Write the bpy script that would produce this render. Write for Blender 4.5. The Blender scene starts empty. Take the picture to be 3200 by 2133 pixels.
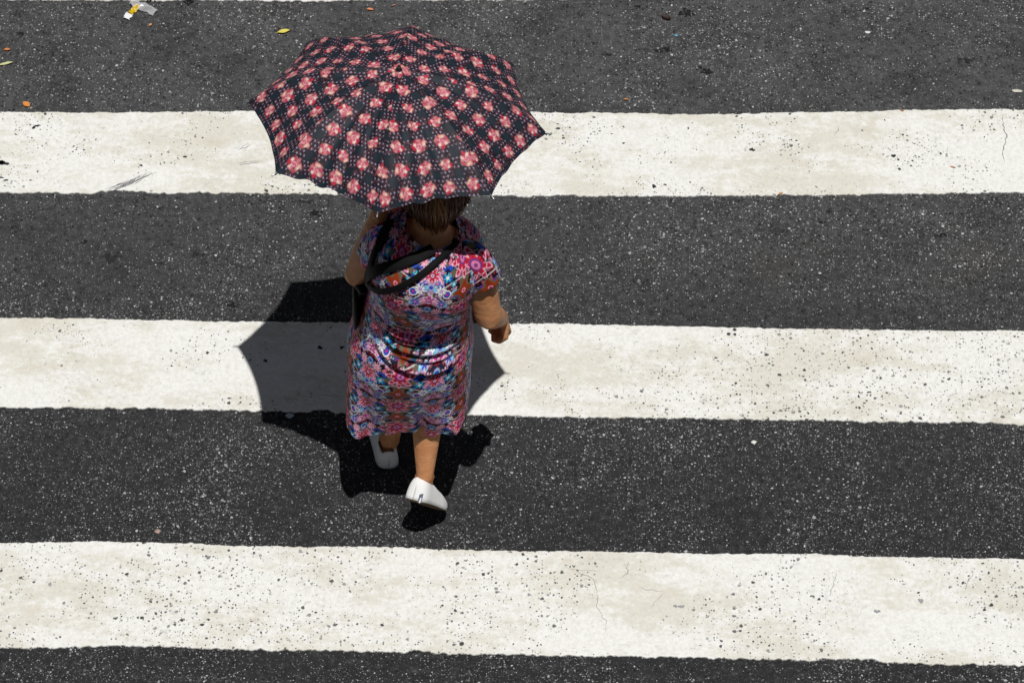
import bpy, bmesh, math, random
import numpy as np
from mathutils import Vector, Matrix
from mathutils.bvhtree import BVHTree

random.seed(7)
rng = np.random.default_rng(11)
scene = bpy.context.scene
col = scene.collection
R = math.radians

# ------------------------------------------------------------------ camera, sky, sun, exposure
cam_d = bpy.data.cameras.new('camera')
cam = bpy.data.objects.new('camera', cam_d)
col.objects.link(cam)
PITCH, ROLL, DIST = 0.8745, 0.0293, 13.1472
w_ = np.array([0, math.cos(PITCH), -math.sin(PITCH)])
r0 = np.array([1.0, 0, 0]); u0 = np.array([0, math.sin(PITCH), math.cos(PITCH)])
cr, sr = math.cos(ROLL), math.sin(ROLL)
r_ = cr*r0 + sr*u0; u_ = -sr*r0 + cr*u0
loc = -w_*DIST
cam.matrix_world = Matrix(((r_[0], u_[0], -w_[0], loc[0]), (r_[1], u_[1], -w_[1], loc[1]),
                           (r_[2], u_[2], -w_[2], loc[2]), (0, 0, 0, 1)))
cam_d.lens = 132.97
cam_d.sensor_width = 36
cam_d.clip_start = 0.1
cam_d.clip_end = 500
scene.camera = cam

SUN = Vector((0.0710, -0.1780, 1.0)).normalized()
world = bpy.data.worlds.new('World'); scene.world = world
world.use_nodes = True
wn = world.node_tree
for n in list(wn.nodes): wn.nodes.remove(n)
wo = wn.nodes.new('ShaderNodeOutputWorld'); bg = wn.nodes.new('ShaderNodeBackground'); sky = wn.nodes.new('ShaderNodeTexSky')
sky.sky_type = 'NISHITA'; sky.sun_disc = False
sky.sun_elevation = math.asin(SUN.z)
sky.sun_rotation = math.atan2(SUN.x, SUN.y)
sky.air_density = 0.45; sky.dust_density = 0.5; sky.ozone_density = 0.6; sky.altitude = 800
bg.inputs['Strength'].default_value = 0.05
hs = wn.nodes.new('ShaderNodeHueSaturation'); hs.inputs['Saturation'].default_value = 0.35
wn.links.new(sky.outputs[0], hs.inputs['Color']); wn.links.new(hs.outputs[0], bg.inputs[0]); wn.links.new(bg.outputs[0], wo.inputs[0])
sl = bpy.data.lights.new('sun', 'SUN'); so = bpy.data.objects.new('sun', sl); col.objects.link(so)
sl.energy = 5.0; sl.angle = R(0.5); sl.color = (1.0, 0.975, 0.935)
so.rotation_euler = SUN.to_track_quat('Z', 'Y').to_euler()
so.location = SUN*30
scene.view_settings.view_transform = 'Standard'
scene.view_settings.look = 'None'
scene.view_settings.exposure = -0.47
scene.view_settings.gamma = 1.0
scene.view_settings.use_curve_mapping = False

# ------------------------------------------------------------------ helpers
def tag(o, label=None, cat=None, group=None, kind=None):
    if label: o['label'] = label
    if cat: o['category'] = cat
    if group: o['group'] = group
    if kind: o['kind'] = kind
    return o

def empty(name, loc=(0, 0, 0)):
    o = bpy.data.objects.new(name, None); col.objects.link(o)
    o.location = loc; o.empty_display_size = 0.1
    return o

def mesh_obj(name, verts, faces, mat=None, parent=None, smooth=True, attr=None, uv=None):
    me = bpy.data.meshes.new(name)
    verts = np.asarray(verts, dtype=np.float64)
    if parent is not None:
        verts = verts - np.array(parent.matrix_world.translation if False else wloc(parent))
    me.from_pydata(verts.tolist(), [], faces if isinstance(faces, list) else faces.tolist())
    me.update()
    if smooth:
        me.polygons.foreach_set('use_smooth', np.ones(len(me.polygons), dtype=bool))
    if attr is not None:
        for k, a in attr.items():
            ca = me.color_attributes.new(k, 'FLOAT_COLOR', 'POINT')
            c = np.ones((len(verts), 4), dtype=np.float32); c[:, :3] = a
            ca.data.foreach_set('color', c.ravel())
    if mat: me.materials.append(mat)
    o = bpy.data.objects.new(name, me); col.objects.link(o)
    if parent is not None: o.parent = parent
    return o

def wloc(o):
    v = Vector((0, 0, 0))
    while o is not None:
        v = v + o.location; o = o.parent
    return v

def grid_faces(nr, nc, closed=False):
    i = np.arange(nr-1)[:, None]; j = np.arange(nc if closed else nc-1)[None, :]
    j2 = (j+1) % nc
    a = i*nc+j; b = i*nc+j2; c = (i+1)*nc+j2; d = (i+1)*nc+j
    return np.stack([a, b, c, d], -1).reshape(-1, 4)

class MB:
    """collects shapes into one mesh"""
    def __init__(s): s.v = []; s.f = []; s.c = []
    def add(s, v, f, c=None):
        o = len(s.v); s.v += [tuple(map(float, p)) for p in v]
        s.f += [[int(k)+o for k in q] for q in f]
        if c is not None: s.c += [c]*len(v)
    def tube(s, pts, rad, n=10, cap=True, c=None, flat=None):
        """swept tube with rounded ends; rad may be scalar/list; flat=(vec, ratio) squashes one direction"""
        pts = [Vector(p) for p in pts]
        rad = [rad]*len(pts) if not hasattr(rad, '__len__') else list(rad)
        if cap:
            d0 = (pts[0]-pts[1]).normalized(); d1 = (pts[-1]-pts[-2]).normalized()
            P, Q = [], []
            for k in (0.98, 0.8, 0.45): P.append(pts[0]+d0*rad[0]*k); Q.append(rad[0]*math.sqrt(1-k*k))
            P += pts; Q += rad
            for k in (0.45, 0.8, 0.98): P.append(pts[-1]+d1*rad[-1]*k); Q.append(rad[-1]*math.sqrt(1-k*k))
            pts, rad = P, Q
        t = (pts[1]-pts[0]).normalized()
        x = t.orthogonal().normalized()
        V = []
        for i, p in enumerate(pts):
            a = pts[max(i-1, 0)]; b = pts[min(i+1, len(pts)-1)]
            t = (b-a).normalized()
            x = (x - t*x.dot(t)).normalized(); y = t.cross(x)
            for k in range(n):
                an = 2*math.pi*k/n
                off = (x*math.cos(an)+y*math.sin(an))*rad[i]
                if flat: off = off - Vector(flat[0])*off.dot(Vector(flat[0]))*(1-flat[1])
                V.append(p+off)
        F = grid_faces(len(pts), n, True).tolist()
        F.append(list(range(n))[::-1]); F.append([len(V)-n+k for k in range(n)])
        s.add(V, F, c)
    def ell(s, c0, r, m=None, nu=20, nv=14):
        V = []; c0 = Vector(c0)
        m = m or Matrix.Identity(3)
        for i in range(nv+1):
            th = math.pi*(0.002+0.996*i/nv)
            for k in range(nu):
                ph = 2*math.pi*k/nu
                V.append(c0 + m @ Vector((r[0]*math.sin(th)*math.cos(ph), r[1]*math.sin(th)*math.sin(ph), r[2]*math.cos(th))))
        F = grid_faces(nv+1, nu, True)[:, ::-1].tolist()
        F.append(list(range(nu))); F.append([nv*nu+k for k in range(nu)][::-1])
        s.add(V, F)
    def build(s, name, mat, parent=None, smooth=True):
        a = {'Col': np.array(s.c)} if s.c else None
        return mesh_obj(name, s.v, s.f, mat, parent, smooth, a)

def remeshed(mb, name, mat, parent, voxel, iters, factor=0.5):
    """voxel union of overlapping pieces -> one continuous surface"""
    o = mb.build(name+'_raw', None, None)
    m = o.modifiers.new('r', 'REMESH'); m.mode = 'VOXEL'; m.voxel_size = voxel
    sm = o.modifiers.new('s', 'SMOOTH'); sm.factor = factor; sm.iterations = iters
    dg = bpy.context.evaluated_depsgraph_get(); dg.update()
    me = bpy.data.meshes.new_from_object(o.evaluated_get(dg))
    old = o.data
    bpy.data.objects.remove(o); bpy.data.meshes.remove(old)
    me.name = name
    nv = len(me.vertices); co = np.empty(nv*3); me.vertices.foreach_get('co', co); co = co.reshape(-1, 3)
    if parent is not None:
        co = co - np.array(wloc(parent)); me.vertices.foreach_set('co', co.ravel())
    me.materials.clear(); me.materials.append(mat)
    me.polygons.foreach_set('use_smooth', np.ones(len(me.polygons), dtype=bool))
    me.update()
    n = bpy.data.objects.new(name, me); col.objects.link(n)
    if parent is not None: n.parent = parent
    return n

# ---- node material helper
class NM:
    def __init__(s, name, rough=0.8, spec=0.3):
        s.m = bpy.data.materials.new(name); s.m.use_nodes = True
        s.t = s.m.node_tree; s.b = s.t.nodes['Principled BSDF']
        s.b.inputs['Roughness'].default_value = rough
        s.b.inputs['Specular IOR Level'].default_value = spec
        s.co = s.t.nodes.new('ShaderNodeTexCoord').outputs['Object']
    def put(s, sock, v):
        if isinstance(v, bpy.types.NodeSocket): s.t.links.new(v, sock)
        elif isinstance(v, (tuple, list)) and len(v) == 3 and sock.type == 'RGBA': sock.default_value = (*v, 1)
        else: sock.default_value = v
    def math(s, op, a, b=None, clamp=False):
        n = s.t.nodes.new('ShaderNodeMath'); n.operation = op; n.use_clamp = clamp
        s.put(n.inputs[0], a)
        if b is not None: s.put(n.inputs[1], b)
        return n.outputs[0]
    def step(s, v, a, b, lo=0.0, hi=1.0):
        n = s.t.nodes.new('ShaderNodeMapRange'); n.interpolation_type = 'SMOOTHSTEP'
        s.put(n.inputs[0], v); n.inputs[1].default_value = a; n.inputs[2].default_value = b
        n.inputs[3].default_value = lo; n.inputs[4].default_value = hi
        return n.outputs[0]
    def mix(s, f, a, b, mode='MIX'):
        n = s.t.nodes.new('ShaderNodeMix'); n.data_type = 'RGBA'; n.blend_type = mode
        s.put(n.inputs[0], f); s.put(n.inputs[6], a); s.put(n.inputs[7], b)
        return n.outputs[2]
    def mapv(s, scale=(1, 1, 1), loc=(0, 0, 0), rot=(0, 0, 0), v=None):
        n = s.t.nodes.new('ShaderNodeMapping'); s.put(n.inputs[0], v or s.co)
        n.inputs[1].default_value = loc; n.inputs[2].default_value = rot; n.inputs[3].default_value = scale
        return n.outputs[0]
    def noise(s, scale, detail=4, rough=0.55, v=None, dist=0.0, color=False):
        n = s.t.nodes.new('ShaderNodeTexNoise'); s.put(n.inputs['Vector'], v or s.co)
        n.inputs['Scale'].default_value = scale; n.inputs['Detail'].default_value = detail
        n.inputs['Roughness'].default_value = rough; n.inputs['Distortion'].default_value = dist
        return n.outputs['Color' if color else 0]
    def vor(s, scale, v=None, feat='F1', rnd=1.0):
        n = s.t.nodes.new('ShaderNodeTexVoronoi'); n.feature = feat; s.put(n.inputs['Vector'], v or s.co)
        n.inputs['Scale'].default_value = scale; n.inputs['Randomness'].default_value = rnd
        return n.outputs
    def sep(s, c):
        n = s.t.nodes.new('ShaderNodeSeparateColor'); s.put(n.inputs[0], c); return n.outputs
    def xyz(s, c=None):
        n = s.t.nodes.new('ShaderNodeSeparateXYZ'); s.put(n.inputs[0], c or s.co); return n.outputs
    def attr(s, name):
        n = s.t.nodes.new('ShaderNodeAttribute'); n.attribute_name = name; return n.outputs['Color']
    def bump(s, h, strength=0.3, dist=0.002):
        n = s.t.nodes.new('ShaderNodeBump'); s.put(n.inputs['Height'], h)
        n.inputs['Strength'].default_value = strength; n.inputs['Distance'].default_value = dist
        s.t.links.new(n.outputs[0], s.b.inputs['Normal'])
    def base(s, c): s.put(s.b.inputs['Base Color'], c); return s

def plain(name, c, rough=0.6, spec=0.3, metal=0.0, vary=0.15, scale=60):
    m = NM(name, rough, spec); m.b.inputs['Metallic'].default_value = metal
    n = m.noise(scale, 3)
    m.base(m.mix(n, tuple(k*(1-vary) for k in c), tuple(k*(1+vary) for k in c)))
    return m.m

# ------------------------------------------------------------------ materials
def asphalt_material():
    m = NM('asphalt', 0.85, 0.25)
    lane = m.noise(0.9, 3, 0.5, m.mapv((0.35, 1.6, 1)))
    blot = m.noise(5.0, 5, 0.6)
    fine = m.noise(120, 3, 0.6)
    y = m.xyz()[1]
    # worn is only a blend: dark base near, paler base far, broken by blotches
    worn = m.step(m.math('ADD', y, m.math('MULTIPLY', m.math('SUBTRACT', blot, 0.5), 1.2)), -1.05, 1.35)
    base = m.mix(worn, (0.0285, 0.029, 0.0315), (0.090, 0.091, 0.094))
    base = m.mix(m.step(blot, 0.35, 0.75), base, m.mix(0.60, base, (0.016, 0.016, 0.018)))
    mid = m.noise(34, 5, 0.7)
    base = m.mix(m.step(mid, 0.34, 0.56), m.mix(0.55, base, (0.012, 0.012, 0.0135)), base)
    base = m.mix(m.step(fine, 0.3, 0.75), m.mix(0.45, base, (0.012, 0.012, 0.013)), base)
    base = m.mix(m.step(mid, 0.52, 0.74, 0.0, 0.45), base, (0.115, 0.115, 0.118))
    warm = m.noise(1.3, 4, 0.6, m.mapv((1, 1, 1), (4, 7, 0)))
    base = m.mix(m.step(warm, 0.60, 0.78, 0, 0.40), base, (0.060, 0.054, 0.047))
    h = fine
    dens = m.noise(2.2, 5, 0.65, m.mapv((1, 1, 1), (9, 2, 0)))
    warp = m.mapv()
    for scale, lo, bright, rad in ((58, 0.62, 0.36, 0.36), (88, 0.40, 0.42, 0.36), (125, 0.32, 0.34, 0.40), (215, 0.22, 0.22, 0.48)):
        wv = m.t.nodes.new('ShaderNodeVectorMath'); wv.operation = 'ADD'
        nz = m.noise(scale*1.3, 1, 0.5, color=True)
        sc = m.t.nodes.new('ShaderNodeVectorMath'); sc.operation = 'SCALE'; sc.inputs['Scale'].default_value = 0.55/scale
        m.put(sc.inputs[0], nz); m.put(wv.inputs[0], m.co); m.put(wv.inputs[1], sc.outputs[0])
        v = m.vor(scale, wv.outputs[0])
        c = m.sep(v['Color'])
        r = m.math('MULTIPLY', m.step(c[0], lo, 1.0, 0.0, rad), m.step(dens, 0.30, 0.68, 0.66, 1.15))
        d = m.math('SUBTRACT', r, v['Distance'])
        mask = m.step(d, 0.0, 0.12)
        br = m.math('MULTIPLY', m.math('POWER', c[1], 1.8), bright*1.2)
        stone = m.mix(m.step(c[2], 0.55, 1.0), (0.97, 0.98, 1.0), (1.0, 0.90, 0.76))
        stone = m.mix(1.0, stone, m.math('ADD', br, 0.085), 'MULTIPLY')
        base = m.mix(mask, base, stone)
        h = m.math('ADD', h, m.math('MULTIPLY', mask, 0.6))
    # open pores
    v = m.vor(70, m.mapv((1, 1, 1), (3, 5, 0)))
    c = m.sep(v['Color'])
    pore = m.step(m.math('SUBTRACT', m.step(c[0], 0.45, 1.0, 0.0, 0.42), v['Distance']), 0.0, 0.12)
    base = m.mix(m.math('MULTIPLY', pore, 0.8), base, (0.010, 0.010, 0.011))
    h = m.math('SUBTRACT', h, pore)
    m.base(base); m.bump(h, 0.55, 0.003)
    return m.m

def paint_material():
    m = NM('road_paint', 0.6, 0.35)
    a = m.noise(2.6, 6, 0.62, m.mapv((0.55, 1.5, 1)))
    b = m.noise(9, 5, 0.65, m.mapv((0.6, 1.3, 1), (3, 1, 0)))
    f = m.noise(90, 4, 0.7, m.mapv((1, 0.8, 1)))
    g = m.noise(42, 6, 0.78, m.mapv((0.8, 1.1, 1), (3, 3, 0)))
    cloud = m.math('ADD', m.math('MULTIPLY', a, 0.50), m.math('ADD', m.math('MULTIPLY', b, 0.24), m.math('MULTIPLY', g, 0.26)))
    dirt = m.step(cloud, 0.47, 0.56)
    base = m.mix(dirt, (0.80, 0.805, 0.785), (0.675, 0.66, 0.59))
    tan = m.step(m.noise(6.5, 6, 0.7, m.mapv((0.8, 1, 1), (8, 3, 0))), 0.54, 0.72, 0, 0.45)
    base = m.mix(m.math('MULTIPLY', tan, m.step(cloud, 0.46, 0.56)), base, (0.56, 0.51, 0.41))
    grey = m.step(m.noise(46, 5, 0.72, m.mapv((0.75, 1.2, 1), (1, 9, 0))), 0.54, 0.70, 0, 0.75)
    gate = m.step(m.noise(3.2, 4, 0.6, m.mapv((1, 1, 1), (6, 6, 0))), 0.44, 0.62)
    base = m.mix(m.math('MULTIPLY', grey, m.math('ADD', m.math('MULTIPLY', gate, 0.7), 0.28)), base, (0.45, 0.45, 0.44))
    base = m.mix(m.step(f, 0.36, 0.62, 0.30, 0.0), base, (0.50, 0.48, 0.42))
    # pin holes down to the asphalt
    clus = m.noise(2.6, 5, 0.65, m.mapv((1, 1.3, 1), (2, 4, 0)))
    xx, yy = m.xyz()[0], m.xyz()[1]
    near = m.math('MULTIPLY', m.step(yy, -0.80, -0.86), m.math('ADD', m.step(xx, 0.35, -0.2), m.math('MULTIPLY', m.step(xx, 0.7, 1.0), 0.6)))
    midr = m.math('MULTIPLY', m.math('MULTIPLY', m.step(yy, 0.25, 0.2), m.step(yy, -0.5, -0.45)), m.step(xx, 0.4, 0.8))
    clus = m.math('ADD', clus, m.math('ADD', m.math('MULTIPLY', near, 0.09), m.math('MULTIPLY', midr, 0.13)))
    h = m.math('MULTIPLY', f, 0.3)
    for scale, thr, loc in ((46, 0.55, (0, 0, 0)), (78, 0.42, (5, 2, 0)), (120, 0.42, (7, 3, 0))):
        wv = m.t.nodes.new('ShaderNodeVectorMath'); wv.operation = 'ADD'
        nz = m.noise(scale*1.6, 1, 0.5, color=True)
        sc = m.t.nodes.new('ShaderNodeVectorMath'); sc.operation = 'SCALE'; sc.inputs['Scale'].default_value = 0.5/scale
        m.put(sc.inputs[0], nz); m.put(wv.inputs[0], m.mapv((1, 1, 1), loc)); m.put(wv.inputs[1], sc.outputs[0])
        v = m.vor(scale, wv.outputs[0]); c = m.sep(v['Color'])
        r = m.math('MULTIPLY', m.step(c[0], thr, 1.0, 0.0, 0.30), m.step(clus, 0.40, 0.60, 0.08, 1.25))
        hole = m.step(m.math('SUBTRACT', r, v['Distance']), 0.0, 0.10)
        base = m.mix(m.math('MULTIPLY', hole, m.step(c[1], 0.0, 1.0, 0.55, 1.0)), base, (0.05, 0.05, 0.052))
        h = m.math('SUBTRACT', h, hole)
    m.base(base); m.bump(h, 0.5, 0.002)
    return m.m

M_asphalt = asphalt_material()
M_paint = paint_material()

def cloth_material(name, rough, spec, sheen=0.0, bs=900):
    m = NM(name, rough, spec)
    m.base(m.attr('Col'))
    m.b.inputs['Sheen Weight'].default_value = sheen
    n = m.noise(bs, 2, 0.6)
    m.bump(n, 0.12, 0.001)
    return m.m
M_dress = cloth_material('printed_jersey', 0.6, 0.12, 0.0)
M_canopy = cloth_material('printed_nylon', 0.6, 0.2)
M_black = plain('black_webbing', (0.004, 0.004, 0.0045), 0.7, 0.12, scale=300)
M_bag = plain('black_leather', (0.0035, 0.0035, 0.004), 0.65, 0.15, scale=200)
M_metal = plain('steel', (0.45, 0.45, 0.46), 0.35, 0.5, 0.9)
M_rib = plain('dark_rib_metal', (0.05, 0.05, 0.055), 0.4, 0.5, 0.6)
M_plastic = plain('black_plastic', (0.012, 0.012, 0.013), 0.4, 0.4)
M_shoe = plain('white_canvas', (0.80, 0.80, 0.80), 0.75, 0.2, vary=0.03, scale=500)
M_sole = plain('tan_rubber', (0.075, 0.048, 0.026), 0.8, 0.2, vary=0.4, scale=40)
M_label = plain('slate_label', (0.10, 0.12, 0.17), 0.6, 0.2)
M_eye = plain('eye', (0.75, 0.73, 0.70), 0.2, 0.5, vary=0.02)
def skin_material():
    m = NM('skin', 0.52, 0.35)
    a = m.noise(14, 4, 0.6); f = m.noise(260, 3, 0.6)
    c = m.mix(m.step(a, 0.35, 0.7), (0.50, 0.215, 0.088), (0.60, 0.290, 0.135))
    c = m.mix(m.step(m.noise(38, 5, 0.65), 0.45, 0.72, 0, 0.30), c, (0.36, 0.14, 0.06))
    c = m.mix(m.step(f, 0.45, 0.8, 0, 0.25), c, (0.32, 0.135, 0.06))
    m.base(c)
    m.b.inputs['Subsurface Weight'].default_value = 0.08
    m.b.inputs['Subsurface Radius'].default_value = (0.008, 0.003, 0.0015)
    m.b.inputs['Subsurface Scale'].default_value = 0.6
    m.bump(m.math('ADD', f, m.math('MULTIPLY', m.noise(30, 4, 0.6, m.mapv((1, 1, 2.2))), 4.0)), 0.45, 0.0022)
    return m.m
M_skin = skin_material()
def hair_material():
    m = NM('hair', 0.42, 0.45)
    m.base(m.attr('Col')); return m.m
M_hair = hair_material()

# ------------------------------------------------------------------ road and crossing
rg = 60.0
road = mesh_obj('road', [(-rg, -rg, 0), (rg, -rg, 0), (rg, rg, 0), (-rg, rg, 0)], [[0, 1, 2, 3]], M_asphalt, smooth=False)
tag(road, 'worn dark grey asphalt road with pale stone flecks', kind='structure')

def vnoise(x, seed, octaves=((0.5, 1.0),)):
    r = np.random.default_rng(seed); out = np.zeros_like(x)
    for wl, amp in octaves:
        ph = r.random(4096)
        t = (x+40.0)/wl; i = np.floor(t).astype(int); fr = t-i; fr = fr*fr*(3-2*fr)
        out += amp*((ph[i % 4096]*(1-fr)+ph[(i+1) % 4096]*fr)-0.5)
    return out

EDGE = ((0.35, 0.008), (0.11, 0.004), (0.045, 0.0035), (0.018, 0.0045), (0.008, 0.003))
EDGE_LOW = ((0.4, 0.007), (0.13, 0.004), (0.04, 0.004), (0.016, 0.0075), (0.007, 0.0045))
def stripe(top, bot, seed, label):
    x = np.arange(-4.2, 4.2, 0.0035)
    def ln(p):
        p = sorted(p); px = np.array([q[0] for q in p]); py = np.array([q[1] for q in p])
        s = (py[-1]-py[0])/(px[-1]-px[0])
        y = np.interp(x, px, py)
        y = np.where(x < px[0], py[0]+s*(x-px[0]), y); y = np.where(x > px[-1], py[-1]+s*(x-px[-1]), y)
        k = np.ones(121)/121
        return np.convolve(np.pad(y, 60, mode='edge'), k, 'valid')
    yt = ln(top)+vnoise(x, seed, EDGE); yb = ln(bot)+vnoise(x, seed+50, EDGE_LOW)
    # now and then a bite out of the lower edge
    b = vnoise(x, seed+90, ((0.12, 1.0),)); yb = yb + np.where(b > 0.36, (b-0.36)*0.10, 0)
    rows = [(yt, 0.0), (yt-0.0012, 0.0036), (yt-0.004, 0.0045)]
    for k in (0.25, 0.5, 0.75): rows.append((yt*(1-k)+yb*k, 0.0045))
    rows += [(yb+0.004, 0.0045), (yb+0.0012, 0.0036), (yb, 0.0)]
    V = np.concatenate([np.stack([x, yy, np.full_like(x, zz)], -1) for yy, zz in rows])
    F = grid_faces(len(rows), len(x))[:, ::-1]
    o = mesh_obj('crosswalk_stripe', V, F, M_paint, smooth=False)
    tag(o, label, kind='structure')
    return o, yt, yb, x
STR = [
 ([(-1.95, 2.02), (1.9, 2.18)], [(-1.953, 1.592), (-0.977, 1.627), (0.165, 1.680), (0.821, 1.724), (1.893, 1.780)], 3,
  'white crossing stripe cut off by the top of the picture'),
 ([(-1.954, 1.016), (-1.416, 1.035), (-0.941, 1.058), (0.093, 1.091), (0.811, 1.118), (1.131, 1.139), (1.856, 1.182)],
  [(-1.848, 0.623), (-0.977, 0.658), (0.022, 0.678), (0.413, 0.696), (1.276, 0.738), (1.829, 0.767)], 4,
  'worn white crossing stripe passing behind the flowered umbrella'),
 ([(-1.784, 0.039), (-0.936, 0.058), (0.004, 0.08), (0.795, 0.09), (1.787, 0.113)],
  [(-1.741, -0.362), (-0.909, -0.345), (-0.031, -0.336), (0.788, -0.319), (1.76, -0.305)], 5,
  'white crossing stripe with the umbrella shadow lying across it'),
 ([(-1.677, -0.939), (-1.506, -0.922), (-1.246, -0.92), (-0.812, -0.916), (0.02, -0.904), (0.779, -0.891), (1.723, -0.88)],
  [(-1.632, -1.357), (-1.503, -1.372), (-1.421, -1.344), (-0.785, -1.334), (0.03, -1.327), (0.772, -1.314), (1.696, -1.312)], 6,
  'nearest white crossing stripe, pitted all over with small black holes'),
]
stripes = [stripe(*s) for s in STR]

# cracks in the paint: thin dark ribbons let into the surface
M_crack = plain('crack_dirt', (0.26, 0.25, 0.235), 0.9, 0.1)
M_scuff = plain('rubber_scuff', (0.30, 0.30, 0.31), 0.8, 0.2, vary=0.5, scale=120)
M_chip = plain('bare_asphalt', (0.030, 0.030, 0.032), 0.9, 0.2, vary=0.5, scale=200)
def ribbon(name, pts, width, mat, parent, z, jit=0.006, step=0.012, seed=0, label=None):
    r = random.Random(seed)
    P = []
    for a, b in zip(pts[:-1], pts[1:]):
        a = Vector((*a, 0)); b = Vector((*b, 0)); n = max(2, int((b-a).length/step))
        for k in range(n): P.append(a.lerp(b, k/n))
    P.append(Vector((*pts[-1], 0)))
    for p in P[1:-1]: p.x += r.uniform(-jit, jit); p.y += r.uniform(-jit, jit)
    V, F = [], []
    for i, p in enumerate(P):
        t = (P[min(i+1, len(P)-1)]-P[max(i-1, 0)]).normalized(); n = Vector((-t.y, t.x, 0))
        e = min(1, 4*min(i+0.15, len(P)-1-i+0.15)/len(P)); w = width*e*r.uniform(0.5, 1.3)
        V += [(p.x+n.x*w, p.y+n.y*w, z), (p.x-n.x*w, p.y-n.y*w, z)]
        if i: F.append([2*i-2, 2*i-1, 2*i+1, 2*i])
    return mesh_obj(name, V, F, mat, parent, smooth=False)
def gp(px, py):
    """point on the road plane under a viewing ray, used to read positions off the photograph"""
    v = (px-1176)/8687.38*r_ - (py-784)/8687.38*u_ + w_
    t = -loc[2]/v[2]
    p = loc+t*v
    return float(p[0]), float(p[1])
ZP = 0.0049
for k, (si, pts, wd) in enumerate([
    (1, [(2302, 262), (2303, 290), (2311, 318), (2303, 345), (2305, 380)], 0.0022),
    (1, [(1930, 290), (1915, 315)], 0.0012),
    (3, [(1442, 1290), (1440, 1318), (1420, 1330)], 0.0016),
    (3, [(1298, 1302), (1362, 1330), (1372, 1365), (1370, 1395), (1390, 1425), (1394, 1470)], 0.0016),
    (3, [(1462, 1340), (1485, 1356), (1525, 1358)], 0.0012),
    (3, [(1525, 1362), (1505, 1385), (1490, 1400)], 0.0012),
    (3, [(1920, 1315), (1916, 1345), (1900, 1378)], 0.0016),
    (3, [(2238, 1308), (2222, 1345), (2215, 1365)], 0.0016),
    (3, [(2238, 1372), (2225, 1395)], 0.0014),
    (3, [(1300, 1308), (1380, 1312)], 0.0010),
    (2, [(1755, 945), (1830, 945)], 0.0010), (2, [(690, 900), (740, 908), (790, 912)], 0.0012),
    (2, [(640, 915), (700, 922)], 0.0010)]):
    ribbon('crack', [gp(*p) for p in pts], wd*(0.9 if si == 1 else 0.6), M_crack, stripes[si][0], ZP, 0.005, 0.012, k)
for k, (a, b, wd) in enumerate([((247, 440), (330, 412), 0.010), ((258, 436), (360, 397), 0.007), ((300, 424), (345, 404), 0.006),
                                ((545, 380), (605, 372), 0.004), ((555, 348), (580, 330), 0.003), ((275, 432), (318, 418), 0.006),
                                ((540, 345), (575, 338), 0.002), ((2335, 1352), (2352, 1352), 0.003)]):
    si = 1 if a[1] < 600 else 3
    for q in range(3):
        d = (q-1)*3.0
        ribbon('scuff', [gp(a[0]+d*2, a[1]+d*0.7), gp(b[0]-abs(d)*3, b[1]+d*0.7)], wd*0.22, M_scuff, stripes[si][0], ZP+0.0002*q, 0.0025, 0.008, 40+k*3+q)

def patch(name, px, py, rx, ry, mat, z=0.0015, seed=0, parent=None, n=26, rough=0.35, zt=0.0):
    """flat irregular blot with ragged rim"""
    r = random.Random(seed); cx, cy = gp(px, py)
    V = [(cx, cy, z+zt)]; ph = [r.uniform(0, 6.28) for _ in range(6)]
    for ring, kz in ((0.6, z+zt), (1.0, z if zt else z)):
        for i in range(n):
            a = 2*math.pi*i/n
            k = 1+rough*(0.5*math.sin(2*a+ph[0])+0.4*math.sin(3*a+ph[1])+0.35*math.sin(5*a+ph[2])+0.3*math.sin(8*a+ph[3]))+r.uniform(-.12, .12)
            V.append((cx+rx*k*ring*math.cos(a), cy+ry*k*ring*math.sin(a), kz))
    F = [[0, 1+i, 1+(i+1) % n] for i in range(n)]
    F += [[1+i, 1+n+i, 1+n+(i+1) % n, 1+(i+1) % n] for i in range(n)]
    return mesh_obj(name, V, F, mat, parent, smooth=False)
for k, (si, px, py, rx, ry) in enumerate([(1, 8, 377, .028, .010), (1, 0, 374, .02, .012), (1, 78, 295, .008, .010), (1, 86, 291, .012, .006), (1, 14, 416, .010, .006), (1, 2, 410, .012, .005),
    (1, 1727, 346, .013, .009), (1, 1502, 430, .010, .010), (1, 2052, 360, .010, .010), (1, 1432, 331, .006, .005), (1, 720, 419, .008, .005), (1, 720, 388, .007, .006),
    (2, 1972, 912, .005, .007), (2, 1974, 938, .005, .006), (2, 1985, 927, .006, .004), (2, 735, 800, .010, .010), (2, 785, 800, .008, .008), (2, 610, 830, .008, .008),
    (3, 2115, 1381, .012, .010), (3, 1565, 1394, .012, .008), (3, 1551, 1393, .008, .008), (3, 2014, 1405, .012, .009), (3, 147, 1386, .007, .007), (3, 115, 1343, .008, .008)]):
    patch('chip', px, py, rx*.8, ry*.8, M_chip if k < 18 else M_scuff, ZP, 300+k, stripes[si][0])

# ------------------------------------------------------------------ dress surface (analytic loft)
def smooth1(x, a, b):
    t = np.clip((x-a)/(b-a), 0, 1); return t*t*(3-2*t)
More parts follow.
